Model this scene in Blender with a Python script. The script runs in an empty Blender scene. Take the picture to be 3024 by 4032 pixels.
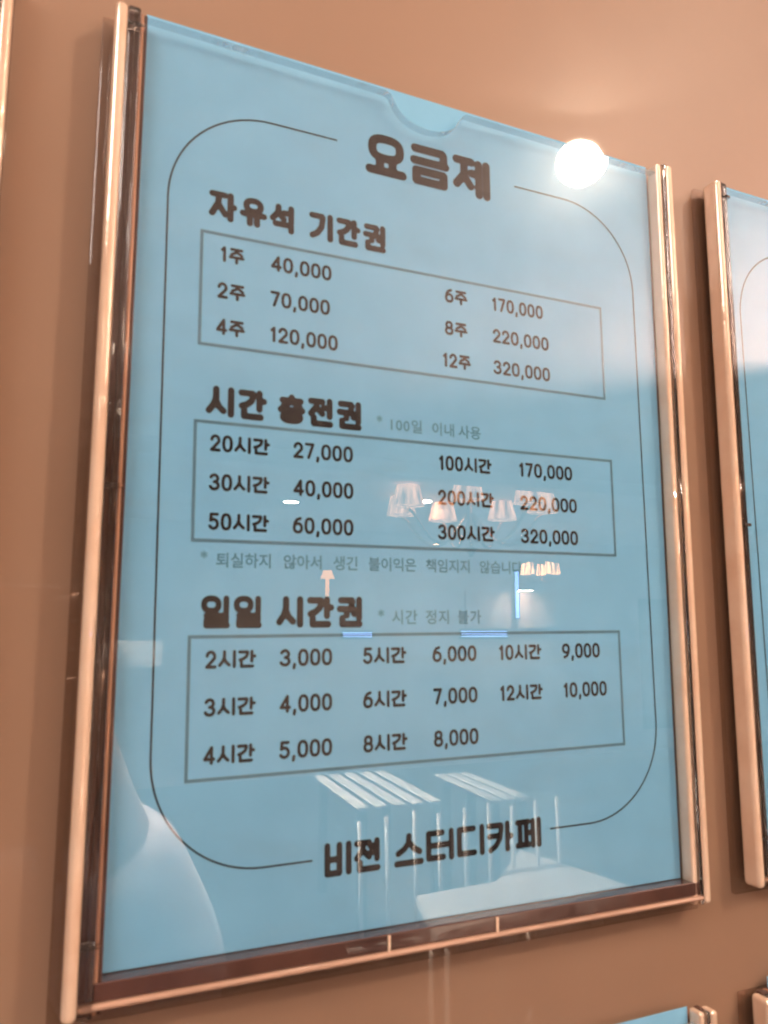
import bpy, bmesh, math, random
import numpy as np
from mathutils import Vector, Matrix
random.seed(7)
PI = math.pi
sc = bpy.context.scene
COL = sc.collection
Z0 = 1.40            # height of the lower edge of the price sheet above the floor

# ------------------------------------------------------------------ camera
cam_d = bpy.data.cameras.new('camera'); cam = bpy.data.objects.new('camera', cam_d); COL.objects.link(cam)
yaw, pitch, roll = 0.43276541, 0.14555066, 0.00099486
fwd = Vector((math.sin(yaw)*math.cos(pitch), math.cos(yaw)*math.cos(pitch), math.sin(pitch)))
rgt = Vector((math.cos(yaw), -math.sin(yaw), 0)); up = rgt.cross(fwd)
r2 = math.cos(roll)*rgt + math.sin(roll)*up; u2 = -math.sin(roll)*rgt + math.cos(roll)*up
cam.matrix_world = Matrix(((r2.x, u2.x, -fwd.x, -0.02989), (r2.y, u2.y, -fwd.y, -0.24929), (r2.z, u2.z, -fwd.z, 0.0930+Z0), (0, 0, 0, 1)))
cam_d.sensor_fit = 'VERTICAL'; cam_d.sensor_height = 36; cam_d.lens = 36*3200/4032
cam_d.clip_start = 0.01; cam_d.clip_end = 100
cam_d.dof.use_dof = True; cam_d.dof.focus_distance = 2.2; cam_d.dof.aperture_fstop = 32
sc.camera = cam
sc.render.resolution_x, sc.render.resolution_y = 768, 1024
sc.view_settings.view_transform = 'Standard'; sc.view_settings.look = 'None'
sc.view_settings.exposure = 0.1; sc.view_settings.gamma = 1
sc.cycles.use_denoising = True
sc.cycles.max_bounces = 8; sc.cycles.diffuse_bounces = 3; sc.cycles.transparent_max_bounces = 24
sc.cycles.sample_clamp_indirect = 20

# ------------------------------------------------------------------ world
w = bpy.data.worlds.new('World'); sc.world = w; w.use_nodes = True
bg = w.node_tree.nodes['Background']; bg.inputs[0].default_value = (1.0, 0.82, 0.70, 1); bg.inputs[1].default_value = 0.17

# ------------------------------------------------------------------ materials
def new_mat(name):
    m = bpy.data.materials.new(name); m.use_nodes = True
    return m, m.node_tree.nodes, m.node_tree.links, m.node_tree.nodes['Principled BSDF']
def noise_col(m, c1, c2, scale, detail=6, coord='Object', lo=.35, hi=.65, stretch=None):
    N, L = m.node_tree.nodes, m.node_tree.links
    t = N.new('ShaderNodeTexCoord'); n = N.new('ShaderNodeTexNoise'); r = N.new('ShaderNodeValToRGB')
    n.inputs['Scale'].default_value = scale; n.inputs['Detail'].default_value = detail
    if stretch:
        mp = N.new('ShaderNodeMapping'); mp.inputs['Scale'].default_value = stretch
        L.new(t.outputs[coord], mp.inputs[0]); L.new(mp.outputs[0], n.inputs['Vector'])
    else: L.new(t.outputs[coord], n.inputs['Vector'])
    r.color_ramp.elements[0].position = lo; r.color_ramp.elements[1].position = hi
    r.color_ramp.elements[0].color = (*c1, 1); r.color_ramp.elements[1].color = (*c2, 1)
    L.new(n.outputs[0], r.inputs[0])
    return r.outputs[0], n.outputs[0]
def mat(name, c1, c2=None, rough=.5, scale=40, spec=.5, metal=0, bump=0, bscale=300, coat=0, stretch=None, trans=0, sss=0):
    m, N, L, P = new_mat(name)
    c2 = c2 or tuple(x*.85 for x in c1)
    o, _ = noise_col(m, c2, c1, scale, stretch=stretch); L.new(o, P.inputs['Base Color'])
    P.inputs['Roughness'].default_value = rough; P.inputs['Specular IOR Level'].default_value = spec
    P.inputs['Metallic'].default_value = metal; P.inputs['Coat Weight'].default_value = coat
    P.inputs['Coat Roughness'].default_value = .02
    P.inputs['Transmission Weight'].default_value = trans
    if bump:
        t = N.new('ShaderNodeTexCoord'); n = N.new('ShaderNodeTexNoise'); n.inputs['Scale'].default_value = bscale
        b = N.new('ShaderNodeBump'); b.inputs['Strength'].default_value = bump; b.inputs['Distance'].default_value = .001
        L.new(t.outputs['Object'], n.inputs['Vector']); L.new(n.outputs[0], b.inputs['Height']); L.new(b.outputs[0], P.inputs['Normal'])
    return m
def emit(name, col, strength):
    m, N, L, P = new_mat(name)
    P.inputs['Base Color'].default_value = (*col, 1)
    P.inputs['Emission Color'].default_value = (*col, 1); P.inputs['Emission Strength'].default_value = strength
    return m
def thin_acrylic(name, tint, rough=.006, haze=.12, haze_rough=.3, film=0, base=.045):
    """clear plate: sees straight through, mirrors a little, more at a slant, with a faint greasy haze"""
    m, N, L, P = new_mat(name); N.remove(P)
    out = N['Material Output']
    tr = N.new('ShaderNodeBsdfTransparent'); tr.inputs[0].default_value = (*tint, 1)
    g1 = N.new('ShaderNodeBsdfGlossy'); g1.inputs['Roughness'].default_value = rough
    g2 = N.new('ShaderNodeBsdfGlossy'); g2.inputs['Roughness'].default_value = haze_rough
    mg = N.new('ShaderNodeMixShader')
    t = N.new('ShaderNodeTexCoord'); n = N.new('ShaderNodeTexNoise'); n.inputs['Scale'].default_value = 14; n.inputs['Detail'].default_value = 8
    mr = N.new('ShaderNodeMapRange'); mr.inputs[1].default_value = .35; mr.inputs[2].default_value = .7
    mr.inputs[3].default_value = haze*.55; mr.inputs[4].default_value = haze*1.6
    L.new(t.outputs['Object'], n.inputs['Vector']); L.new(n.outputs[0], mr.inputs[0]); L.new(mr.outputs[0], mg.inputs[0])
    L.new(g1.outputs[0], mg.inputs[1]); L.new(g2.outputs[0], mg.inputs[2])
    lw = N.new('ShaderNodeLayerWeight'); lw.inputs[0].default_value = .5
    pw = N.new('ShaderNodeMath'); pw.operation = 'POWER'; pw.inputs[1].default_value = 5; L.new(lw.outputs['Facing'], pw.inputs[0])
    ma = N.new('ShaderNodeMath'); ma.operation = 'MULTIPLY_ADD'; ma.inputs[1].default_value = .95; ma.inputs[2].default_value = base
    L.new(pw.outputs[0], ma.inputs[0])
    mx = N.new('ShaderNodeMixShader'); L.new(ma.outputs[0], mx.inputs[0]); L.new(tr.outputs[0], mx.inputs[1]); L.new(mg.outputs[0], mx.inputs[2])
    last = mx.outputs[0]
    if film:      # pale smeary scatter: wiped dust on the front, painted highlight on the cut edge
        df = N.new('ShaderNodeBsdfDiffuse'); df.inputs[0].default_value = (.85, .82, .80, 1)
        mp = N.new('ShaderNodeMapping'); mp.inputs['Rotation'].default_value = (0, .7, 0); mp.inputs['Scale'].default_value = (9, 9, 34)
        n2 = N.new('ShaderNodeTexNoise'); n2.inputs['Scale'].default_value = 1.6; n2.inputs['Detail'].default_value = 10; n2.inputs['Roughness'].default_value = .62; n2.inputs['Distortion'].default_value = 1.2
        m2 = N.new('ShaderNodeMapRange'); m2.inputs[1].default_value = .5; m2.inputs[2].default_value = .8; m2.inputs[3].default_value = film*.15; m2.inputs[4].default_value = film*2.2
        L.new(t.outputs['Object'], mp.inputs[0]); L.new(mp.outputs[0], n2.inputs['Vector']); L.new(n2.outputs[0], m2.inputs[0])
        mz = N.new('ShaderNodeMixShader'); L.new(m2.outputs[0], mz.inputs[0]); L.new(last, mz.inputs[1]); L.new(df.outputs[0], mz.inputs[2]); last = mz.outputs[0]
    L.new(last, out.inputs[0])
    return m

M = {}
M['wall'] = mat('tan_lacquered_wall', (.345, .215, .146), (.295, .180, .120), rough=.42, scale=5, spec=.25, coat=.5, bump=.12, bscale=25)
M['paper'] = mat('blue_paper', (.24, .56, .83), (.225, .53, .79), rough=.7, scale=55, spec=.2, bump=.05, bscale=900)
M['ink'] = mat('black_ink', (.022, .016, .018), (.012, .009, .010), rough=.6, scale=200, spec=.1)
M['line_ink'] = mat('grey_ink', (.11, .24, .34), (.10, .22, .31), rough=.5, scale=200, spec=.2)
M['faint_ink'] = mat('faint_ink', (.10, .29, .42), (.09, .27, .40), rough=.5, scale=200, spec=.2)
M['front'] = thin_acrylic('clear_acrylic_front', (.97, .985, .99), base=.050, haze=.10, haze_rough=.2, film=.012)
M['edge'] = thin_acrylic('acrylic_cut_edge', (.74, .80, .85), rough=.05, haze=.3, film=.5)  # strong pale film here paints the rim highlight of the notch
M['back'] = thin_acrylic('shadow_tinted_back', (.90, .87, .85))  # tint darkens the wall behind, as the holder's contact shadow
def acrylic(name, tint, rough=.04):
    m, N, L, P = new_mat(name)
    P.inputs['Base Color'].default_value = (*tint, 1); P.inputs['Transmission Weight'].default_value = 1
    P.inputs['IOR'].default_value = 1.49; P.inputs['Roughness'].default_value = rough
    t = N.new('ShaderNodeTexCoord'); mp = N.new('ShaderNodeMapping'); mp.inputs['Scale'].default_value = (1, 1, .12)
    n = N.new('ShaderNodeTexNoise'); n.inputs['Scale'].default_value = 260; b = N.new('ShaderNodeBump'); b.inputs['Strength'].default_value = .25; b.inputs['Distance'].default_value = .0008
    L.new(t.outputs['Object'], mp.inputs[0]); L.new(mp.outputs[0], n.inputs['Vector']); L.new(n.outputs[0], b.inputs['Height']); L.new(b.outputs[0], P.inputs['Normal'])
    return m
M['glass_rail'] = acrylic('clear_cast_acrylic', (1.0, .95, .92))
M['rail'] = mat('acrylic_rail_piped_glow', (1.0, .75, .57), (.93, .64, .46), rough=.14, scale=60, coat=1, bump=.35, bscale=140, metal=.12, trans=.12)  # bright peach stands in for warm light piped along clear edges
M['groove_shade'] = mat('acrylic_groove_shade', (.10, .045, .035), (.06, .026, .022), rough=.12, scale=30, coat=.5, bump=.2, bscale=60, stretch=(1, 1, .1))  # dark brown paints the shaded wall behind clear acrylic
M['lip'] = mat('acrylic_lip_amber', (.60, .32, .20), (.48, .24, .15), rough=.2, scale=40, coat=.4, metal=.3)
M['foot'] = mat('acrylic_foot_brown', (.55, .34, .25), (.40, .24, .17), rough=.22, scale=60, stretch=(.2, 1, 1), coat=.3)
M['ceiling'] = mat('ceiling_paint', (.80, .70, .62), rough=.7, scale=3)
M['farwall'] = mat('room_wall_paint', (.80, .70, .64), rough=.7, scale=2)
M['floor'] = mat('floor_vinyl', (.10, .085, .075), (.07, .06, .05), rough=.35, scale=5)
M['white'] = mat('white_paint', (.82, .80, .78), rough=.45, scale=10)
M['metal'] = mat('brass', (.85, .60, .32), rough=.18, scale=30, metal=1)
M['dark'] = mat('dark_plastic', (.02, .02, .022), rough=.3, scale=30)
M['pink'] = mat('alcove_paint', (.75, .55, .48), rough=.6, scale=4)
M['down'] = emit('downlight_glass', (1.0, .80, .62), 60)
def shade_mat(name, col, st, scale):
    m = emit(name, col, st); N, L = m.node_tree.nodes, m.node_tree.links; P = N['Principled BSDF']
    t = N.new('ShaderNodeTexCoord'); mp = N.new('ShaderNodeMapping'); mp.inputs['Scale'].default_value = (1, 1, .06)
    n = N.new('ShaderNodeTexNoise'); n.inputs['Scale'].default_value = scale; n.inputs['Detail'].default_value = 3
    mr = N.new('ShaderNodeMapRange'); mr.inputs[1].default_value = .35; mr.inputs[2].default_value = .65; mr.inputs[3].default_value = st*.08; mr.inputs[4].default_value = st*1.5
    L.new(t.outputs['Object'], mp.inputs[0]); L.new(mp.outputs[0], n.inputs['Vector']); L.new(n.outputs[0], mr.inputs[0]); L.new(mr.outputs[0], P.inputs['Emission Strength'])
    return m
M['shade'] = shade_mat('lit_fabric_shade', (1.0, .50, .28), 4.6, 22)
M['shade2'] = shade_mat('lit_fabric_shade_far', (1.0, .48, .20), 14, 40)
M['fill_diffuser'] = emit('fill_panel_diffuser', (1.0, .88, .80), 3)  # glow of the added fill panel
M['led'] = emit('blue_white_led', (.28, .48, 1.0), 9)
M['orange'] = emit('amber_lamp', (1.0, .40, .10), 7)
M['card'] = mat('white_card', (.85, .80, .78), rough=.6, scale=20)
M['yellow'] = mat('yellow_note', (.80, .60, .22), rough=.6, scale=20)
M['poster'] = mat('grey_poster', (.30, .26, .22), rough=.5, scale=8)
M['shirt'] = mat('pale_shirt', (.78, .68, .70), (.70, .62, .68), rough=.8, scale=12)
M['skin'] = mat('skin', (.62, .38, .28), rough=.5, scale=25)
M['hair'] = mat('hair', (.02, .015, .012), rough=.4, scale=60)
M['jeans'] = mat('dark_trousers', (.04, .045, .06), rough=.8, scale=50)

# ------------------------------------------------------------------ helpers
def tag(o, label=None, cat=None, group=None, kind=None):
    if label: o['label'] = label
    if cat: o['category'] = cat
    if group: o['group'] = group
    if kind: o['kind'] = kind
    return o
def empty(name, loc, rot=(0, 0, 0)):
    o = bpy.data.objects.new(name, None); COL.objects.link(o); o.location = loc; o.rotation_euler = rot
    o.empty_display_size = .02
    return o
def obj_from(name, verts, faces, m, parent=None, smooth=False):
    me = bpy.data.meshes.new(name); me.from_pydata([tuple(v) for v in verts], [], faces); me.update()
    o = bpy.data.objects.new(name, me); COL.objects.link(o)
    if m: me.materials.append(m)
    if parent: o.parent = parent
    if smooth: me.polygons.foreach_set('use_smooth', [True]*len(me.polygons))
    return o
def bm_obj(name, bm, m, parent=None, smooth=False):
    me = bpy.data.meshes.new(name); bm.to_mesh(me); bm.free()
    o = bpy.data.objects.new(name, me); COL.objects.link(o); me.materials.append(m)
    if parent: o.parent = parent
    if smooth: me.polygons.foreach_set('use_smooth', [True]*len(me.polygons))
    return o
def box_bm(bm, x0, x1, y0, y1, z0, z1):
    r = bmesh.ops.create_cube(bm, size=1)
    for v in r['verts']:
        v.co = Vector(((x0+x1)/2+v.co.x*(x1-x0), (y0+y1)/2+v.co.y*(y1-y0), (z0+z1)/2+v.co.z*(z1-z0)))
    return r['verts']
def box(name, x0, x1, y0, y1, z0, z1, m, parent=None, bevel=0, seg=5):
    bm = bmesh.new(); box_bm(bm, x0, x1, y0, y1, z0, z1)
    if bevel: bmesh.ops.bevel(bm, geom=bm.edges[:], offset=bevel, segments=seg, affect='EDGES', profile=.5)
    return bm_obj(name, bm, m, parent, smooth=False)
def tube_bm(bm, pts, r, n=8, r_end=None):
    pts = [Vector(p) for p in pts]; rings = []
    for i, p in enumerate(pts):
        d = (pts[min(i+1, len(pts)-1)]-pts[max(i-1, 0)]).normalized()
        a = d.orthogonal().normalized() if i == 0 else (pa - pa.dot(d)*d).normalized()
        pa = a; b = d.cross(a)
        rr = r if r_end is None else r+(r_end-r)*i/(len(pts)-1)
        rings.append([bm.verts.new(p+rr*(math.cos(2*PI*k/n)*a+math.sin(2*PI*k/n)*b)) for k in range(n)])
    for a, b in zip(rings, rings[1:]):
        for k in range(n): bm.faces.new((a[k], a[(k+1) % n], b[(k+1) % n], b[k]))
    bm.faces.new(rings[0][::-1]); bm.faces.new(rings[-1])
def copy_tree(o, parent=None, skip=()):
    c = o.copy(); COL.objects.link(c)
    if parent: c.parent = parent
    for ch in list(o.children):
        if ch.name.split('.')[0] not in skip: copy_tree(ch, c)
    return c

# ------------------------------------------------------------------ stroke lettering (flat print, union by distance field)
def arc(cx, cy, rx, ry, a0, a1, n=14, p=1.0):
    out = []
    for i in range(n+1):
        a = math.radians(a0+(a1-a0)*i/n); c, s = math.cos(a), math.sin(a)
        out.append((cx+rx*math.copysign(abs(c)**p, c), cy+ry*math.copysign(abs(s)**p, s)))
    return out
def ring(cx, cy, rx, ry, p=.85): return arc(cx, cy, rx, ry, 0, 360, 28, p)
G = {   # advance width relative to height, strokes in the unit box
 '요': (1.06, [ring(.5, .70, .42, .30, .72), [(.31, .42), (.31, .0)], [(.69, .42), (.69, .0)], [(0, 0), (1, 0)]]),
 '금': (1.06, [[(.03, 1), (.90, 1), (.94, .95), (.94, .62)], [(0, .62), (1, .62)], [(.06, .31), (.94, .31), (.94, 0), (.06, 0), (.06, .31)]]),
 '제': (1.06, [[(0, 1), (.50, 1)], [(.25, 1), (.25, .55), (.0, .22)], [(.25, .52), (.46, .22)], [(.50, .64), (.74, .64)], [(.74, .98), (.74, 0)], [(1, 1), (1, 0)]]),
 '자': (1.04, [[(0, .98), (.58, .98)], [(.30, .98), (.28, .62), (0, .14)], [(.30, .55), (.60, .16)], [(.84, 1), (.84, 0)], [(.84, .52), (1, .52)]]),
 '유': (1.04, [ring(.5, .77, .34, .23), [(0, .40), (1, .40)], [(.33, .40), (.33, 0)], [(.67, .40), (.67, 0)]]),
 '석': (1.04, [[(.28, 1), (.26, .74), (0, .46)], [(.28, .72), (.54, .48)], [(.56, .76), (.9, .76)], [(.9, 1), (.9, .40)], [(.14, .24), (.9, .24), (.9, 0)]]),
 '기': (1.04, [[(0, .97), (.52, .97), (.56, .92), (.50, .5), (.28, .2), (.02, .06)], [(.95, 1), (.95, 0)]]),
 '간': (1.04, [[(0, .97), (.50, .97), (.53, .92), (.45, .66), (.25, .5), (.02, .42)], [(.80, 1), (.80, .34)], [(.80, .68), (1, .68)], [(.12, .26), (.12, 0), (.86, 0)]]),
 '권': (1.04, [[(.06, .98), (.58, .98), (.62, .93), (.56, .70)], [(0, .62), (.68, .60)], [(.34, .60), (.34, .36)], [(.70, .42), (.95, .42)], [(.95, 1), (.95, .24)], [(.12, .24), (.12, 0), (.97, 0)]]),
 '시': (1.04, [[(.30, 1), (.30, .62), (.20, .36), (0, .10)], [(.31, .52), (.42, .3), (.62, .12)], [(.95, 1), (.95, 0)]]),
 '충': (1.06, [[(.5, 1), (.5, .92)], [(.08, .86), (.92, .86)], [(.5, .84), (.12, .60)], [(.5, .84), (.88, .60)], [(0, .46), (1, .46)], [(.5, .46), (.5, .32)], ring(.5, .15, .40, .15)]),
 '전': (1.04, [[(0, .96), (.56, .96)], [(.29, .96), (.27, .72), (0, .42)], [(.29, .68), (.56, .44)], [(.62, .70), (.92, .70)], [(.92, 1), (.92, .34)], [(.14, .26), (.14, 0), (.95, 0)]]),
 '젼': (1.04, [[(0, .96), (.56, .96)], [(.29, .96), (.27, .72), (0, .42)], [(.29, .68), (.56, .44)], [(.62, .82), (.92, .82)], [(.62, .58), (.92, .58)], [(.92, 1), (.92, .34)], [(.14, .24), (.14, 0), (.95, 0)]]),
 '일': (1.02, [ring(.31, .77, .30, .23), [(.93, 1), (.93, .50)], [(.12, .36), (.93, .36), (.93, .18), (.12, .18), (.12, 0), (.97, 0)]]),
 '비': (1.0, [[(0, 1), (0, 0), (.56, 0), (.56, 1)], [(0, .50), (.56, .50)], [(1, 1), (1, 0)]]),
 '스': (1.2, [[(.5, 1), (.48, .74), (.30, .52), (.06, .38)], [(.5, .78), (.68, .54), (.94, .38)], [(0, 0), (1, 0)]]),
 '터': (1.2, [[(.58, .98), (0, .98), (0, .04), (.62, .04)], [(0, .51), (.56, .51)], [(.60, .51), (.97, .51)], [(.97, 1), (.97, 0)]]),
 '디': (1.2, [[(.62, .98), (0, .98), (0, .04), (.66, .04)], [(1, 1), (1, 0)]]),
 '카': (1.2, [[(0, .97), (.54, .97), (.57, .92), (.50, .45), (.30, .16), (.06, .02)], [(.02, .56), (.50, .56)], [(.84, 1), (.84, 0)], [(.84, .5), (1, .5)]]),
 '페': (1.2, [[(0, .97), (.50, .97)], [(.11, .97), (.11, .06)], [(.40, .97), (.40, .06)], [(0, .05), (.52, .05)], [(.52, .52), (.70, .52)], [(.72, .98), (.72, 0)], [(1, 1), (1, 0)]]),
 '주': (.98, [[(.10, .97), (.90, .97)], [(.5, .97), (.42, .74), (.10, .56)], [(.5, .82), (.90, .56)], [(0, .36), (1, .36)], [(.5, .36), (.5, -.04)]]),
 '0': (.66, [ring(.5, .5, .5, .5, .82)]),
 '1': (.46, [[(.05, .80), (.62, .98), (.62, 0)]]),
 '2': (.66, [arc(.48, .70, .46, .30, 172, -28, 12)+[(0, 0), (1, 0)]]),
 '3': (.66, [arc(.45, .755, .45, .245, 158, -88, 12), arc(.45, .26, .53, .26, 88, -158, 12)]),
 '4': (.70, [[(.74, 0), (.74, 1), (0, .25), (1, .25)]]),
 '5': (.66, [[(.92, 1), (.16, 1), (.10, .56)]+arc(.46, .32, .52, .32, 128, -150, 12)]),
 '6': (.66, [ring(.5, .31, .5, .31, .9), [(.02, .38), (.10, .66), (.36, .90), (.80, 1)]]),
 '7': (.64, [[(0, 1), (.98, 1), (.36, 0)]]),
 '8': (.66, [ring(.5, .755, .42, .245, .9), ring(.5, .26, .5, .26, .9)]),
 '9': (.66, [ring(.5, .69, .5, .31, .9), [(.98, .62), (.90, .34), (.64, .10), (.20, 0)]]),
 ',': (.32, [[(.60, .03), (.25, -.22)]]),
 ' ': (.40, []),
}
def skew(x, z):      # the print sits very slightly turned on the sheet
    a = .0105; return x-a*(z-146), z+a*(x-105)
def layout(text, x0, x1, z, h, th):
    tot = sum(G[c][0] for c in text)*h
    k = (x1-x0)/tot; gap = th*.22; lines = []; x = x0
    for c in text:
        wch, st = G[c]; wd = wch*h*k
        iw = max(wd-gap*2-th, .02*h)
        for s in st: lines.append(np.array([(x+gap+th/2+u*iw, z+th/2+v*(h-th)) for u, v in s]))
        x += wd
    return lines
def field_mesh(lines, th, res, y):
    """flat outline mesh around all strokes at once: marching squares on the distance to the strokes"""
    allp = np.concatenate(lines); r = th/2
    x0, z0 = allp.min(0)-r-2*res; x1, z1 = allp.max(0)+r+2*res
    xs = np.arange(x0, x1+res, res); zs = np.arange(z0, z1+res, res)
    X, Z = np.meshgrid(xs, zs); D = np.full(X.shape, 1e9)
    for ln in lines:
        for a, b in zip(ln[:-1], ln[1:]):
            lo = np.minimum(a, b)-r-2*res; hi = np.maximum(a, b)+r+2*res
            i0, i1 = np.searchsorted(xs, lo[0]), np.searchsorted(xs, hi[0]); j0, j1 = np.searchsorted(zs, lo[1]), np.searchsorted(zs, hi[1])
            sx, sz = X[j0:j1, i0:i1], Z[j0:j1, i0:i1]
            d = b-a; L2 = max(d@d, 1e-12)
            t = np.clip(((sx-a[0])*d[0]+(sz-a[1])*d[1])/L2, 0, 1)
            D[j0:j1, i0:i1] = np.minimum(D[j0:j1, i0:i1], np.hypot(sx-a[0]-t*d[0], sz-a[1]-t*d[1]))
    F = r-D; V = []; FC = []
    ins = F > 0
    for j in range(len(zs)-1):
        i = 0; row = ins[j]; row2 = ins[j+1]
        while i < len(xs)-1:
            c = (row[i], row[i+1], row2[i+1], row2[i])
            if all(c):
                k = i+1
                while k < len(xs)-1 and row[k+1] and row2[k+1]: k += 1
                b = len(V); V += [(xs[i], zs[j]), (xs[k], zs[j]), (xs[k], zs[j+1]), (xs[i], zs[j+1])]; FC.append((b, b+1, b+2, b+3)); i = k; continue
            if any(c):
                P = [(xs[i], zs[j], F[j, i]), (xs[i+1], zs[j], F[j, i+1]), (xs[i+1], zs[j+1], F[j+1, i+1]), (xs[i], zs[j+1], F[j+1, i])]
                poly = []
                for q in range(4):
                    A, B = P[q], P[(q+1) % 4]
                    if A[2] > 0: poly.append((A[0], A[1]))
                    if (A[2] > 0) != (B[2] > 0):
                        t = A[2]/(A[2]-B[2]); poly.append((A[0]+t*(B[0]-A[0]), A[1]+t*(B[1]-A[1])))
                if len(poly) > 2:
                    b = len(V); V += poly; FC.append(tuple(range(b, b+len(poly))))
            i += 1
    out = []
    for x, z in V:
        x, z = skew(x, z); out.append((x/1000, y, z/1000))
    return out, FC
INK_Y = -.00012
def lettering(name, text, x0, x1, z, h, th, parent, m='ink', y=INK_Y):
    v, f = field_mesh(layout(text, x0, x1, z, h, th), th, th/7, y)
    return obj_from(name, v, f, M[m], parent)
def print_line(name, lines, th, parent, m, y=INK_Y):
    """thin printed rule as flat ribbon quads with mitred corners"""
    V = []; F = []
    for ln, closed in lines:
        P = [np.array(p, float) for p in ln]; n = len(P); b = len(V)
        for i in range(n):
            a = P[i-1] if (i or closed) else P[i]; c = P[(i+1) % n] if (i < n-1 or closed) else P[i]
            d1 = P[i]-a; d2 = c-P[i]
            d1 = d1/np.linalg.norm(d1) if np.linalg.norm(d1) > 0 else d2/np.linalg.norm(d2)
            d2 = d2/np.linalg.norm(d2) if np.linalg.norm(d2) > 0 else d1
            nn = np.array((-(d1+d2)[1], (d1+d2)[0])); nn /= np.linalg.norm(nn)
            k = th/2/max(abs(nn@np.array((-d1[1], d1[0]))), .3)
            for s in (-1, 1):
                q = P[i]+s*k*nn; x, z = skew(*q); V.append((x/1000, y, z/1000))
        for i in range(n if closed else n-1):
            j = (i+1) % n; F.append((b+2*i, b+2*j, b+2*j+1, b+2*i+1))
    return obj_from(name, V, F, M[m], parent)
def font_words(name, words, size, parent, m, bold=.012, y=INK_Y):
    """small footnote print in the built-in face: (text, x, z) per character run, joined as one part"""
    V = []; F = []
    for txt, x, z, pitch in words:
        for i, ch in enumerate(txt):
            if ch == ' ': continue
            cu = bpy.data.curves.new('print', 'FONT'); cu.body = ch; cu.size = size; cu.offset = bold*size; cu.resolution_u = 3
            o = bpy.data.objects.new('print', cu); COL.objects.link(o)
            dg = bpy.context.evaluated_depsgraph_get(); me = o.evaluated_get(dg).to_mesh()
            b = len(V)
            for v in me.vertices:
                X, Zz = skew(x+i*pitch+v.co.x, z+v.co.y); V.append((X/1000, y, Zz/1000))
            for pl in me.polygons: F.append(tuple(b+k for k in pl.vertices))
            o.evaluated_get(dg).to_mesh_clear(); bpy.data.objects.remove(o); bpy.data.curves.remove(cu)
    return obj_from(name, V, F, M[m], parent)

# ------------------------------------------------------------------ the wall
tag(box('wall', -1.5, 6.5, .0035, .12, 0, 2.6, M['wall']), kind='structure')

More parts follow.
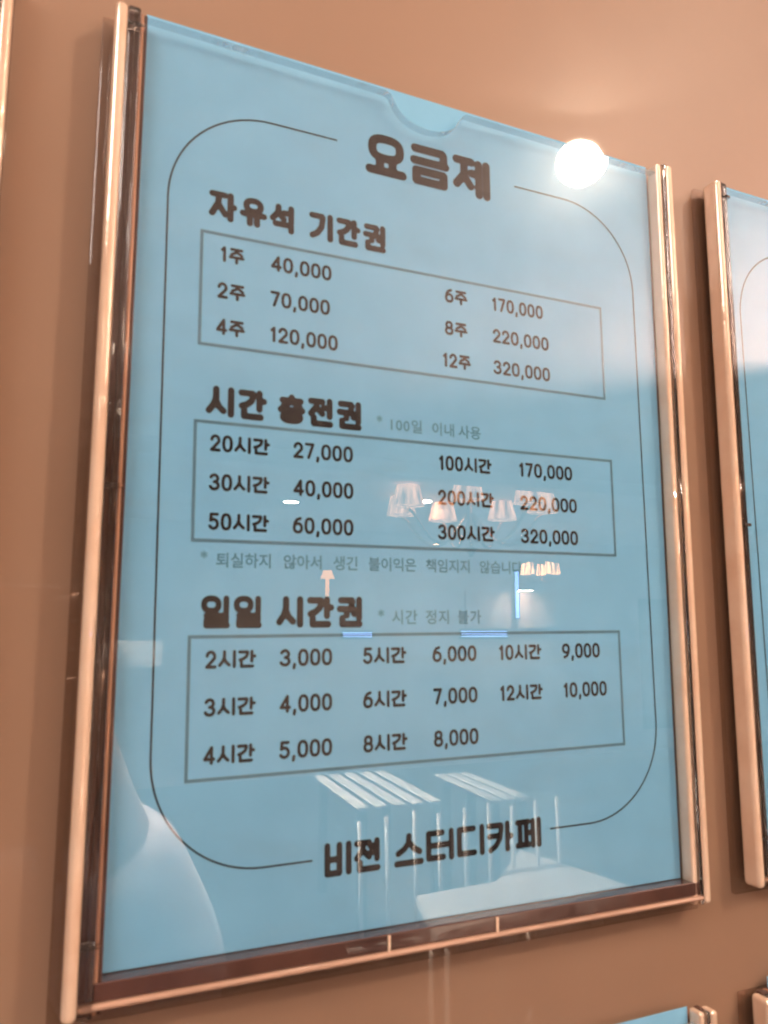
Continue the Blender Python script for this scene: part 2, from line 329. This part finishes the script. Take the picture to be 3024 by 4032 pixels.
# ------------------------------------------------------------------ acrylic sign holder (millimetres, sheet's lower left corner = 0,0)
SW, SH = 210, 292
def holder(name):
    root = empty(name, (0, 0, Z0))
    mm = .001
    # back plate, widened left and below so its tint makes the shadow band
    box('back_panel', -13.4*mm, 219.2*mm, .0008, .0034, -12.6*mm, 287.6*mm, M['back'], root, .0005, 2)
    # front plate with the thumb notch in its top edge
    top = 287.2; cx, rn, depth, fil = 100.8, 13.0, 11.0, 3.4
    prof = [(-4.4, -4.2), (214.2, -4.2), (214.2, top)]
    nt = []
    # fillet - bowl - fillet, right to left
    for i in range(7):
        a = math.radians(90+i*60/6); nt.append((cx+rn+fil+1.2+fil*math.cos(a)*1.0, top-fil+fil*math.sin(a)))
    a0, a1 = math.radians(-22), math.radians(-158)
    for i in range(25):
        a = a0+(a1-a0)*i/24; nt.append((cx+rn*1.08*math.cos(a), top-1.2-(depth-1.2)*(-math.sin(a)-.0)))
    for i in range(7):
        a = math.radians(30+i*60/6); nt.append((cx-rn-fil-1.2+fil*math.cos(a), top-fil+fil*math.sin(a)))
    prof += nt+[(-4.4, top)]
    y0, y1 = -.0050, -.0016
    n = len(prof); V = [(x*mm, y0, z*mm) for x, z in prof]+[(x*mm, y1, z*mm) for x, z in prof]
    bm = bmesh.new(); vs = [bm.verts.new(v) for v in V]
    bm.faces.new(vs[:n]); bm.faces.new(vs[n:][::-1])
    fp = bm_obj('front_panel', bm, M['front'], root)
    # cut edge of the front plate: its own polished band round the outline
    bm = bmesh.new(); vs = [bm.verts.new(v) for v in V]
    for i in range(n):
        j = (i+1) % n; bm.faces.new((vs[i], vs[n+i], vs[n+j], vs[j]))
    bm_obj('polished_edge', bm, M['edge'], fp)
    # side rails: outer bar coloured as piped light, dark strip painted as shade, thin lip
    def rail(side):
        s = 1 if side == 'R' else -1
        ox = SW if side == 'R' else 0; GR = M['glass_rail']
        def bx(nm, a, b, yf, yb, m, par, bev):
            xa, xb = sorted((ox+s*a, ox+s*b)); return box(nm, xa*mm, xb*mm, yf, yb, -8.6*mm, (288 if side == 'L' else 291.5)*mm, m, par, bev)
        if side == 'L':
            r = bx('side_rail', 6.6, 10.5, -.0085, -.0003, M['rail'], root, .0018)
            bx('groove_shade', 2.6, 6.5, -.0030, .0004, M['groove_shade'], r, .0004); bx('clear_strip', 2.7, 6.55, -.0074, -.0032, GR, r, .0008)
            bx('lip', 1.3, 2.55, -.0048, .0004, M['lip'], r, .0005)
            bx('inner_groove_shade', .25, 1.25, -.0044, .0004, M['groove_shade'], r, .0002)
        else:
            r = bx('side_rail', 5.6, 9.0, -.0066, -.0003, M['rail'], root, .0014)
            bx('groove_shade', 3.7, 5.5, -.0030, .0004, M['groove_shade'], r, .0003); bx('clear_strip', 3.75, 5.55, -.0062, -.0032, GR, r, .0006)
            bx('lip', .7, 3.6, -.0056, .0004, M['rail'], r, .0012)
    rail('L'); rail('R')
    b = box('bottom_rail', -6.3*mm, 214.9*mm, -.0070, .0034, -6.9*mm, -5.2*mm, M['foot'], root, .0009)
    box('groove_shade', -2.5*mm, 214*mm, -.0056, .0004, -5.1*mm, -.3*mm, M['groove_shade'], b, .0004)
    for z in (281.0, 134.0, 9.0): box('weld_joint', -6.5*mm, -1.4*mm, -.0078, -.0033, z*mm, (z+1.3)*mm, M['glass_rail'], root, .0003)
    for x in (84.0, 123.5): box('weld_joint', x*mm, (x+1.0)*mm, -.0062, -.0030, -5.3*mm, -.6*mm, M['rail'], root, .0002)
    return root
H = holder('sign_holder')
tag(H, 'large clear acrylic sign holder with half-round thumb notch, holding the blue price list', 'sign holder', 'acrylic sign holders on the wall')

# ------------------------------------------------------------------ sheets
def sheet(name):
    """thin paper, very slightly bowed inside its pocket"""
    nx, nz = 24, 32; V = []; F = []
    for s, off in ((0, 0), (1, .00018)):
        for j in range(nz+1):
            for i in range(nx+1): V.append((i/nx*SW/1000, off, j/nz*SH/1000))
    st = (nx+1)*(nz+1)
    for j in range(nz):
        for i in range(nx):
            a = j*(nx+1)+i; F.append((a, a+1, a+nx+2, a+nx+1)); F.append((st+a, st+a+nx+1, st+a+nx+2, st+a+1))
    for i in range(nx):
        F.append((i, st+i, st+i+1, i+1)); a = nz*(nx+1)+i; F.append((a, a+1, st+a+1, st+a))
    for j in range(nz):
        a = j*(nx+1); F.append((a, a+nx+1, st+a+nx+1, st+a)); a += nx; F.append((a, st+a, st+a+nx+1, a+nx+1))
    o = obj_from(name, V, F, M['paper'])
    return o
S = sheet('price_sheet'); S.location = (0, 0, Z0)
tag(S, 'light blue printed price list with black Korean headings and three boxed tables', 'sheet')
def frame_rule(parent, gaps=True):
    x0, x1, z0, z1, r = 9.9, 200.4, 23.2, 266.0, 34
    def c(cx, cz, a0, a1): return arc(cx, cz, r, r, a0, a1, 20)
    left = [(68, z1)]+c(x0+r, z1-r, 90, 180)+c(x0+r, z0+r, 180, 270)+[(59.7, z0)]
    right = [(142.8, z1)]+c(x1-r, z1-r, 90, 0)+c(x1-r, z0+r, 0, -90)+[(149, z0)]
    return print_line('border_line', [(left, False), (right, False)], .55, parent, 'ink')
frame_rule(S)
def tbl(x0, x1, z0, z1): print_line('table_frame', [([(x0, z0), (x1, z0), (x1, z1), (x0, z1)], True)], .95, S, 'line_ink')
tbl(21.0, 182.8, 184.3, 222.2); tbl(20.4, 184.5, 121.5, 159.0); tbl(20.2, 184.3, 50.1, 92.1)
lettering('title_lettering', '요금제', 78.2, 132.4, 256.9, 16.0, 3.35, S)
HT = 2.12
lettering('heading_lettering', '자유석', 22.6, 53.4, 227.0, 10.2, HT, S)
lettering('heading_lettering', '기간권', 57.2, 87.4, 227.0, 10.2, HT, S)
lettering('heading_lettering', '시간', 23.0, 43.9, 161.0, 10.0, HT, S)
lettering('heading_lettering', '충전권', 46.6, 77.6, 161.0, 10.0, HT, S)
lettering('heading_lettering', '일일', 23.0, 43.2, 94.6, 10.0, 1.85, S)
lettering('heading_lettering', '시간권', 46.8, 77.6, 94.6, 10.0, HT, S)
lettering('cafe_name_lettering', '비젼', 63.2, 83.6, 17.6, 10.2, 1.95, S)
lettering('cafe_name_lettering', '스터디카페', 87.2, 145.6, 17.6, 10.2, 1.95, S)
RH, RT = 5.45, .98
rows = [
 (212.9, [('1주', 27.0, 35.4), ('40,000', 44.0, 66.1), ('6주', 110.4, 120.4), ('170,000', 130.8, 154.5)]),
 (200.4, [('2주', 26.2, 35.9), ('70,000', 43.9, 65.5), ('8주', 110.1, 120.1), ('220,000', 130.7, 156.7)]),
 (188.1, [('4주', 26.0, 35.9), ('120,000', 44.0, 68.4), ('12주', 109.0, 121.2), ('320,000', 130.7, 156.8)]),
 (149.7, [('20시간', 24.9, 44.8), ('27,000', 52.3, 73.9), ('100시간', 106.6, 129.0), ('170,000', 140.6, 165.4)]),
 (137.2, [('30시간', 24.9, 44.8), ('40,000', 52.4, 74.0), ('200시간', 106.0, 129.6), ('220,000', 140.6, 167.0)]),
 (124.8, [('50시간', 24.9, 44.8), ('60,000', 52.3, 74.0), ('300시간', 105.8, 129.6), ('320,000', 140.5, 166.9)]),
 (82.5, [('2시간', 24.9, 41.2), ('3,000', 48.4, 66.4), ('5시간', 76.8, 93.2), ('6,000', 102.7, 120.6), ('10시간', 129.5, 148.2), ('9,000', 157.0, 174.9)]),
 (68.3, [('3시간', 24.9, 41.2), ('4,000', 48.4, 66.4), ('6시간', 76.8, 93.2), ('7,000', 102.7, 120.6), ('12시간', 129.5, 148.2), ('10,000', 157.0, 177.4)]),
 (54.3, [('4시간', 24.9, 41.2), ('5,000', 48.4, 66.4), ('8시간', 76.8, 93.2), ('8,000', 102.7, 120.6)]),
]
for z, items in rows:
    for t, a, b in items:
        lettering('price_lettering' if ',' in t else 'hours_lettering', t, a, b, z, RH, RT, S)
font_words('footnote_lettering', [('*', 82.6, 163.4, 4), ('100', 87.0, 162.6, 2.9), ('일', 95.8, 162.6, 4.6), ('이내', 104.0, 162.6, 4.9), ('사용', 115.0, 162.6, 4.9)], 5.2, S, 'faint_ink')
font_words('footnote_lettering', [('*', 82.6, 96.6, 4), ('시간', 87.6, 95.9, 5.0), ('정지', 100.4, 95.9, 5.0), ('불가', 113.0, 95.9, 5.0)], 5.2, S, 'faint_ink')
ws, x = [('*', 23.0, 114.6, 4)], 27.6
for wd in ('퇴실하지', '않아서', '생긴', '불이익은', '책임지지', '않습니다'):
    ws.append((wd, x, 113.7, 4.55)); x += 4.55*len(wd)+3.5
font_words('footnote_lettering', ws, 5.0, S, 'faint_ink')

# neighbours of the same kind
for dx, dz, lab, slab in (
        (.2525, .0025, 'clear acrylic sign holder to the right of the price list, cut off by the frame', 'blue sheet in the right-hand holder, thin rounded border line'),
        (-.2580, .0, 'clear acrylic sign holder at the far left edge of the picture', 'sheet in the left-hand holder, outside the picture edge'),
        (0, -.3375, 'clear acrylic sign holder below the price list, only its top right corner showing', 'blue sheet in the holder below the price list'),
        (.2525, -.3340, 'clear acrylic sign holder in the bottom right corner of the picture', 'sheet in the bottom right corner holder')):
    h = copy_tree(H); h.location = (dx, 0, Z0+dz); h['label'] = lab
    s2 = S.copy(); COL.objects.link(s2); s2.name = 'notice_sheet'; s2.location = (dx, 0, Z0+dz); s2['label'] = slab
    frame_rule(s2)

# ------------------------------------------------------------------ the room behind the camera, as the acrylic mirrors it, plus added unseen lamps
tag(box('floor', -3, 11, -8.6, .0, -.1, 0, M['floor']), kind='structure')
tag(box('ceiling', -3, 11, -8.6, .0, 2.6, 2.7, M['ceiling']), kind='structure')
tag(box('back_wall', -3, 11, -8.2, -8.05, 0, 2.6, M['farwall']), kind='structure')
def cyl_bm(bm, c, r, z0, z1, n=32, r1=None):
    r1 = r if r1 is None else r1
    a = [bm.verts.new((c[0]+r*math.cos(2*PI*k/n), c[1]+r*math.sin(2*PI*k/n), z0)) for k in range(n)]
    b = [bm.verts.new((c[0]+r1*math.cos(2*PI*k/n), c[1]+r1*math.sin(2*PI*k/n), z1)) for k in range(n)]
    for k in range(n): bm.faces.new((a[k], a[(k+1) % n], b[(k+1) % n], b[k]))
    bm.faces.new(a[::-1]); bm.faces.new(b)
def downlight(x, y, z, r, lab, power, spot=0, aim=None, gimbal=None):
    root = empty('downlight', (x, y, z))
    if gimbal: root.rotation_euler = (Vector(gimbal)-Vector((x, y, z))).to_track_quat('-Z', 'Y').to_euler()
    bm = bmesh.new(); cyl_bm(bm, (0, 0), r*1.18, -.012, .001); bm_obj('trim_ring', bm, M['white'], root)
    bm = bmesh.new(); cyl_bm(bm, (0, 0), r, -.016, -.0125); bm_obj('lens', bm, M['down'], root)
    tag(root, lab, 'downlight', 'round ceiling downlights')
    if power:
        if spot: l = bpy.data.lights.new('downlight_beam', 'SPOT'); l.spot_size = math.radians(spot); l.spot_blend = .5; l.shadow_soft_size = r*.8
        else: l = bpy.data.lights.new('downlight_beam', 'AREA'); l.shape = 'DISK'; l.size = r*2
        l.energy = power; l.color = (1, .80, .62)
        lo = bpy.data.objects.new('downlight_beam', l); COL.objects.link(lo); lo.parent = root; lo.location = (0, 0, -.018)
        if aim: lo.rotation_euler = (Vector(aim)-Vector((x, y, z))).to_track_quat('-Z', 'Y').to_euler()
    return root
CZ = 2.597
downlight(1.09, -1.12, CZ-.045, .056, 'bright round downlight near the price wall, mirrored over the sheet corner', 10.5, gimbal=(.72, -.50, Z0+.15))
downlight(2.12, -6.3, CZ, .062, 'small far downlight, mirrored beside the 40,000 price', 15)
downlight(3.12, -5.8, CZ, .075, 'far downlight beyond the chandelier, left of the pair', 50)
downlight(-.6, -3.9, CZ, .06, 'added unseen downlight aimed at the white slatted benches', 8500, 22, (2.0, -4.0, .64))  # made-up spot that brightens the slats, kept out of the mirrored view
downlight(-.6, -2.9, CZ, .06, 'added unseen downlight aimed at the white table and railing', 3800, 30, (1.7, -2.4, .6))  # extra spot with no visible source, lifts table and rods
downlight(.45, -.25, CZ, .05, 'added unseen downlight close to the wall, aimed at the photographer sleeve', 330, 24, (.09, -.45, 1.28))  # invented source for the sleeve side facing the wall
up_ = empty('fill_uplighter', (3.2, -1.6, 0)); tag(up_, 'added unseen uplighter washing the ceiling, to the right outside the picture', 'floor lamp')  # invented lamp, there to give the ceiling its bright patch
bm = bmesh.new(); tube_bm(bm, [(0, 0, .02), (0, 0, 1.72)], .014, 10); cyl_bm(bm, (0, 0), .15, 0, .025, 32); bm_obj('stand', bm, M['dark'], up_)
bm = bmesh.new(); cyl_bm(bm, (0, 0), .05, 1.70, 1.80, 32, .15); bm_obj('bowl', bm, M['dark'], up_)
ul = bpy.data.lights.new('fill_uplight_beam', 'SPOT'); ul.energy = 1150; ul.color = (1, .70, .60); ul.spot_size = math.radians(96); ul.spot_blend = 1; ul.shadow_soft_size = .06
uo = bpy.data.objects.new('fill_uplight_beam', ul); COL.objects.link(uo); uo.parent = up_; uo.location = (0, 0, 1.86)
uo.rotation_euler = Vector((1.85-3.2, -1.75+1.6, 2.6-1.86)).to_track_quat('-Z', 'Y').to_euler()
downlight(4.30, -6.4, CZ, .085, 'far downlight beyond the chandelier, right of the pair', 50)
downlight(.10, -.85, CZ, .07, 'added unseen downlight above and behind the photographer', 900, 50, (.05, -.62, 1.3))  # narrow spot added to brighten the shirt
downlight(-1.2, -2.4, CZ, .07, 'added unseen fill downlight over the left of the room', 10)  # general room fill, added outside the mirrored area

pl_ = empty('fill_panel', (-1.15, -1.25, CZ)); tag(pl_, 'added unseen fill panel on the ceiling to the left of the photographer', 'added fill light')  # invented panel giving soft fill from the left
box('frame', -.32, .32, -.62, .62, -.02, .001, M['white'], pl_)
box('fill_diffuser', -.30, .30, -.60, .60, -.026, -.0205, M['fill_diffuser'], pl_)
pa = bpy.data.lights.new('fill_panel_light', 'AREA'); pa.shape = 'RECTANGLE'; pa.size = .6; pa.size_y = 1.2; pa.energy = 24; pa.color = (1, .88, .80)
po = bpy.data.objects.new('fill_panel_light', pa); COL.objects.link(po); po.parent = pl_; po.location = (0, 0, -.03)
tag(box('ceiling_beam', -3, 11, -4.6, -4.45, 2.50, 2.6, M['ceiling']), kind='structure')
def chandelier(x, y, z, R, n, shade_m, lab, sr, sh):
    root = empty('chandelier', (x, y, z))
    bm = bmesh.new(); tube_bm(bm, [(0, 0, sh*1.4), (0, 0, -R*.55)], R*.03, 10); tube_bm(bm, [(0, 0, -R*.5), (0, 0, -R*.62)], R*.10, 12, R*.02)
    bm_obj('stem', bm, M['metal'], root)
    for k in range(n):
        a = 2*PI*k/n+.35; ca, sa = math.cos(a), math.sin(a)
        pts = [(ca*R*(.04+.96*t), sa*R*(.04+.96*t), -R*.42*math.sin(PI*min(1, t*1.05))-.02) for t in [i/12 for i in range(13)]]
        bm = bmesh.new(); tube_bm(bm, pts, R*.022, 6); bm_obj('arm', bm, M['metal'], root)
        bm = bmesh.new(); cyl_bm(bm, (ca*R, sa*R), sr, 0, sh, 20, sr*.72); bm_obj('lamp_shade', bm, shade_m, root)
    tag(root, lab, 'chandelier', 'chandeliers with fabric shades')
    return root
chandelier(3.26, -5.25, 2.43, .58, 7, M['shade'], 'large near chandelier with pale fabric shades and curved arms', .125, .155)
chandelier(5.17, -7.0, 2.10, .17, 5, M['shade2'], 'small bright far chandelier with glowing shades', .052, .12)

def led(x0, x1, z0, z1, lab, vertical=False, n=3, y=-8.04):
    root = empty('led_strip', ((x0+x1)/2, y, (z0+z1)/2)); w_, h_ = (x1-x0)/2, (z1-z0)/2
    box('backing', -w_-.02, w_+.02, .0, .01, -h_-.02, h_+.02, M['dark'], root)
    for k in range(n):
        if vertical: c = -w_+2*w_*(k+.5)/n; box('tube', c-.007, c+.007, .01, .03, -h_, h_, M['led'], root)
        else: c = -h_+2*h_*(k+.5)/n; box('tube', -w_, w_, .01, .03, c-.008, c+.008, M['led'], root)
    tag(root, lab, 'light strip', 'blue-white light strips on the back wall')
led(3.30, 3.64, Z0+.025, Z0+.085, 'short horizontal blue-white light strip, left one on the back wall')
led(4.78, 5.40, Z0+.020, Z0+.105, 'long horizontal blue-white light strip on the back wall')
led(5.485, 5.535, Z0+.25, Z0+.80, 'tall vertical blue-white light strip on the back wall', True, 2, -7.97)
al = tag(box('alcove_panel', 4.83, 6.10, -8.045, -7.99, Z0+.13, Z0+.56, M['pink']), 'pinkish lit wall panel under a downlight on the back wall', 'panel')
downlight(5.56, -7.85, Z0+.585, .09, 'downlight under the shelf above the pinkish panel', 25)
t = empty('wall_lamp', (2.80, -7.2, Z0+.55)); tag(t, 'small amber wall lamp glowing on a slim stem', 'lamp')
bm = bmesh.new(); tube_bm(bm, [(0, 0, -.12), (0, 0, .05)], .02, 10); bm_obj('glass_tube', bm, M['orange'], t)
bm = bmesh.new(); cyl_bm(bm, (0, 0), .07, .05, .13, 20, .04); bm_obj('lamp_shade', bm, M['orange'], t)

def card(name, x0, x1, y, z0, z1, m, lab, cat):
    root = empty(name, ((x0+x1)/2, y, Z0+(z0+z1)/2))
    w_, h_ = (x1-x0)/2, (z1-z0)/2
    box('board', -w_, w_, -.004, .0, -h_, h_, M[m], root)
    tag(root, lab, cat); return root
card('notice_card', 2.08, 2.37, -4.0, -.275, -.155, 'card', 'white landscape card on the counter front, upper one', 'card')
card('notice_card', 2.235, 2.37, -4.0, -.385, -.28, 'card', 'small white portrait card below the landscape card', 'card')
card('notice_card', .43, .70, -4.0, -.085, .045, 'card', 'pale wide card at eye level behind the photographer', 'card')
p_ = card('wall_sign', 3.80, 4.80, -4.0, -.54, .31, 'poster', 'grey framed sign board standing behind, with a yellow note on it', 'sign')
box('note', -.10, .22, .0, .004, -.22, .06, M['yellow'], p_)
card('paper_notice', 1.10, 1.31, -1.5, -.80, -.65, 'card', 'small pale paper notice mirrored in the wall under the holder', 'notice')

# white slatted benches, their boards running away from the camera
def bench(x, y, wid, L_, n, dx, lab):
    zb = Z0-.76; root = empty('slatted_bench', (x, y, 0)); wv = wid/n
    for k in range(n):
        bm = bmesh.new(); vs = box_bm(bm, wv*k, wv*(k+.58), 0, L_, zb-.008, zb)
        for v in vs: v.co.x += (L_-v.co.y)*dx
        bm_obj('slat', bm, M['white'], root)
    for a, b in ((.02, .05), (.02, L_-.09), (wid-.07, .05), (wid-.07, L_-.09)):
        box('leg', a+(L_-b)*dx, a+.04+(L_-b)*dx, b, b+.04, 0, zb-.031, M['dark'], root)
    tag(root, lab, 'bench', 'white slatted benches')
bench(1.585, -4.49, .50, .94, 5, .12, 'white slatted bench with five wide boards, mirrored low in the sheet')
bench(2.285, -4.23, .26, .79, 3, .12, 'white slatted bench with three wide boards, mirrored low in the sheet')
# white railing and table
rail_ = empty('railing', (1.15, -2.5, 0)); tag(rail_, 'white railing of thin upright rods on a pale base', 'railing')
for k in range(9):
    xk = k*.106+.01*random.random()
    bm = bmesh.new(); tube_bm(bm, [(xk, 0, Z0-.98), (xk-.01, 0, Z0-.57+.01*(k % 3))], .008, 8); bm_obj('rod', bm, M['white'], rail_, True)
bm = bmesh.new(); tube_bm(bm, [(-.05, 0, Z0-.99), (.95, 0, Z0-.99)], .012, 8); bm_obj('base_bar', bm, M['white'], rail_, True)
tb = empty('table', (1.6, -2.3, 0)); tag(tb, 'white table standing beside the railing', 'table')
bm = bmesh.new()
vs = [bm.verts.new((a-1.6, b+2.3, Z0-.80)) for a, b in ((1.96, -2.72), (2.04, -2.15), (1.20, -2.04), (1.30, -2.37), (1.64, -2.40))]
f = bm.faces.new(vs); r = bmesh.ops.extrude_face_region(bm, geom=[f])
for v in r['geom']:
    if isinstance(v, bmesh.types.BMVert): v.co.z -= .03
bm_obj('table_top', bm, M['white'], tb)
for a, b in ((1.93, -2.60), (1.95, -2.22), (1.30, -2.12), (1.36, -2.34)): box('leg', a-1.6-.015, a-1.6+.015, b+2.3-.015, b+2.3+.015, 0, Z0-.832, M['white'], tb)

# ------------------------------------------------------------------ the photographer, seen mirrored at the lower left
def person():
    root = empty('person', (-.16, -.56, 0))
    tag(root, 'person in a pale long-sleeved shirt holding up a phone towards the wall', 'person')
    def skin(name, nodes, edges, m, parent, sub=2):
        me = bpy.data.meshes.new(name); me.from_pydata([n[:3] for n in nodes], edges, [])
        o = bpy.data.objects.new(name, me); COL.objects.link(o); o.parent = parent; me.materials.append(m)
        md = o.modifiers.new('s', 'SKIN'); sv = me.skin_vertices[0].data
        for i, n in enumerate(nodes): sv[i].radius = (n[3], n[4] if len(n) > 4 else n[3]); sv[i].use_root = (i == 0)
        ss = o.modifiers.new('d', 'SUBSURF'); ss.levels = ss.render_levels = sub; md.use_smooth_shade = True
        return o
    zc = Z0
    b = [(0, 0, .93, .13, .10), (0, 0, 1.10, .125, .095), (0, 0, 1.28, .15, .105), (0, 0, 1.36, .11, .08), (0, .01, 1.43, .055), (0, .03, 1.50, .065, .08), (0, .03, 1.60, .08, .10), (0, .03, 1.68, .05, .06),
         (.17, 0, 1.345, .055), (.27, .05, 1.15, .05), (.24, .14, 1.26, .047), (.19, .19, 1.36, .040), (.172, .235, 1.425, .028), (.165, .265, 1.47, .024),
         (-.17, 0, 1.345, .055), (-.22, -.01, 1.10, .045), (-.23, .05, .88, .03), (-.23, .07, .80, .028),
         (.09, 0, .86, .09), (.10, 0, .50, .06), (.10, -.01, .10, .04), (.10, .12, .04, .035),
         (-.09, 0, .86, .09), (-.10, 0, .50, .06), (-.10, -.01, .10, .04), (-.10, .12, .04, .035)]
    e = [(0, 1), (1, 2), (2, 3), (3, 4), (4, 5), (5, 6), (6, 7), (3, 8), (8, 9), (9, 10), (10, 11), (11, 12), (12, 13), (3, 14), (14, 15), (15, 16), (16, 17), (0, 18), (18, 19), (19, 20), (20, 21), (0, 22), (22, 23), (23, 24), (24, 25)]
    body = skin('body', b, e, M['skin'], root)
    # shirt over torso and arms, trousers over legs
    s = [(x, y, z, r[0]+.014, (r[-1])+.014) for x, y, z, *r in [b[i] for i in (1, 2, 3, 8, 9, 10, 11, 14, 15, 16)]]
    s = [(0, 0, .96, .145, .115)]+s
    skin('shirt', s, [(0, 1), (1, 2), (2, 3), (3, 4), (4, 5), (5, 6), (6, 7), (3, 8), (8, 9), (9, 10)], M['shirt'], root)
    tr = [(0, 0, .94, .15, .12), (.09, 0, .86, .105), (.10, 0, .50, .08), (.10, -.01, .10, .06), (-.09, 0, .86, .105), (-.10, 0, .50, .08), (-.10, -.01, .10, .06)]
    skin('trousers', tr, [(0, 1), (1, 2), (2, 3), (0, 4), (4, 5), (5, 6)], M['jeans'], root)
    bm = bmesh.new(); bmesh.ops.create_uvsphere(bm, u_segments=24, v_segments=14, radius=1)
    for v in bm.verts: v.co = Vector((v.co.x*.088, -.0+v.co.y*.105, 1.635+v.co.z*.085))
    bmesh.ops.delete(bm, geom=[v for v in bm.verts if v.co.y > .045 and v.co.z < 1.66], context='VERTS')
    bm_obj('hair', bm, M['hair'], root, True)
    # fingers round the phone
    for k in range(4):
        z = 1.455+k*.017
        skin('finger', [(.155, .275, z, .009), (.172, .292, z+.002, .0085), (.170, .305, z+.003, .008)], [(0, 1), (1, 2)], M['skin'], root, 1)
    skin('thumb', [(.15, .27, 1.45, .011), (.125, .272, 1.475, .010), (.115, .278, 1.492, .009)], [(0, 1), (1, 2)], M['skin'], root, 1)
person()
ph = empty('phone', (-.03, -.262, Z0+.045), (0, 0, -.35)); tag(ph, 'dark phone held up in front of the wall', 'phone')
box('case', -.037, .037, -.012, -.004, -.075, .075, M['dark'], ph, .003)
bm = bmesh.new(); cyl_bm(bm, (0, 0), .006, 0, .002, 20)
for v in bm.verts: v.co = Vector((v.co.x-.01, v.co.z-.004+.0005, v.co.y+.045))
bm_obj('lens', bm, M['dark'], ph)
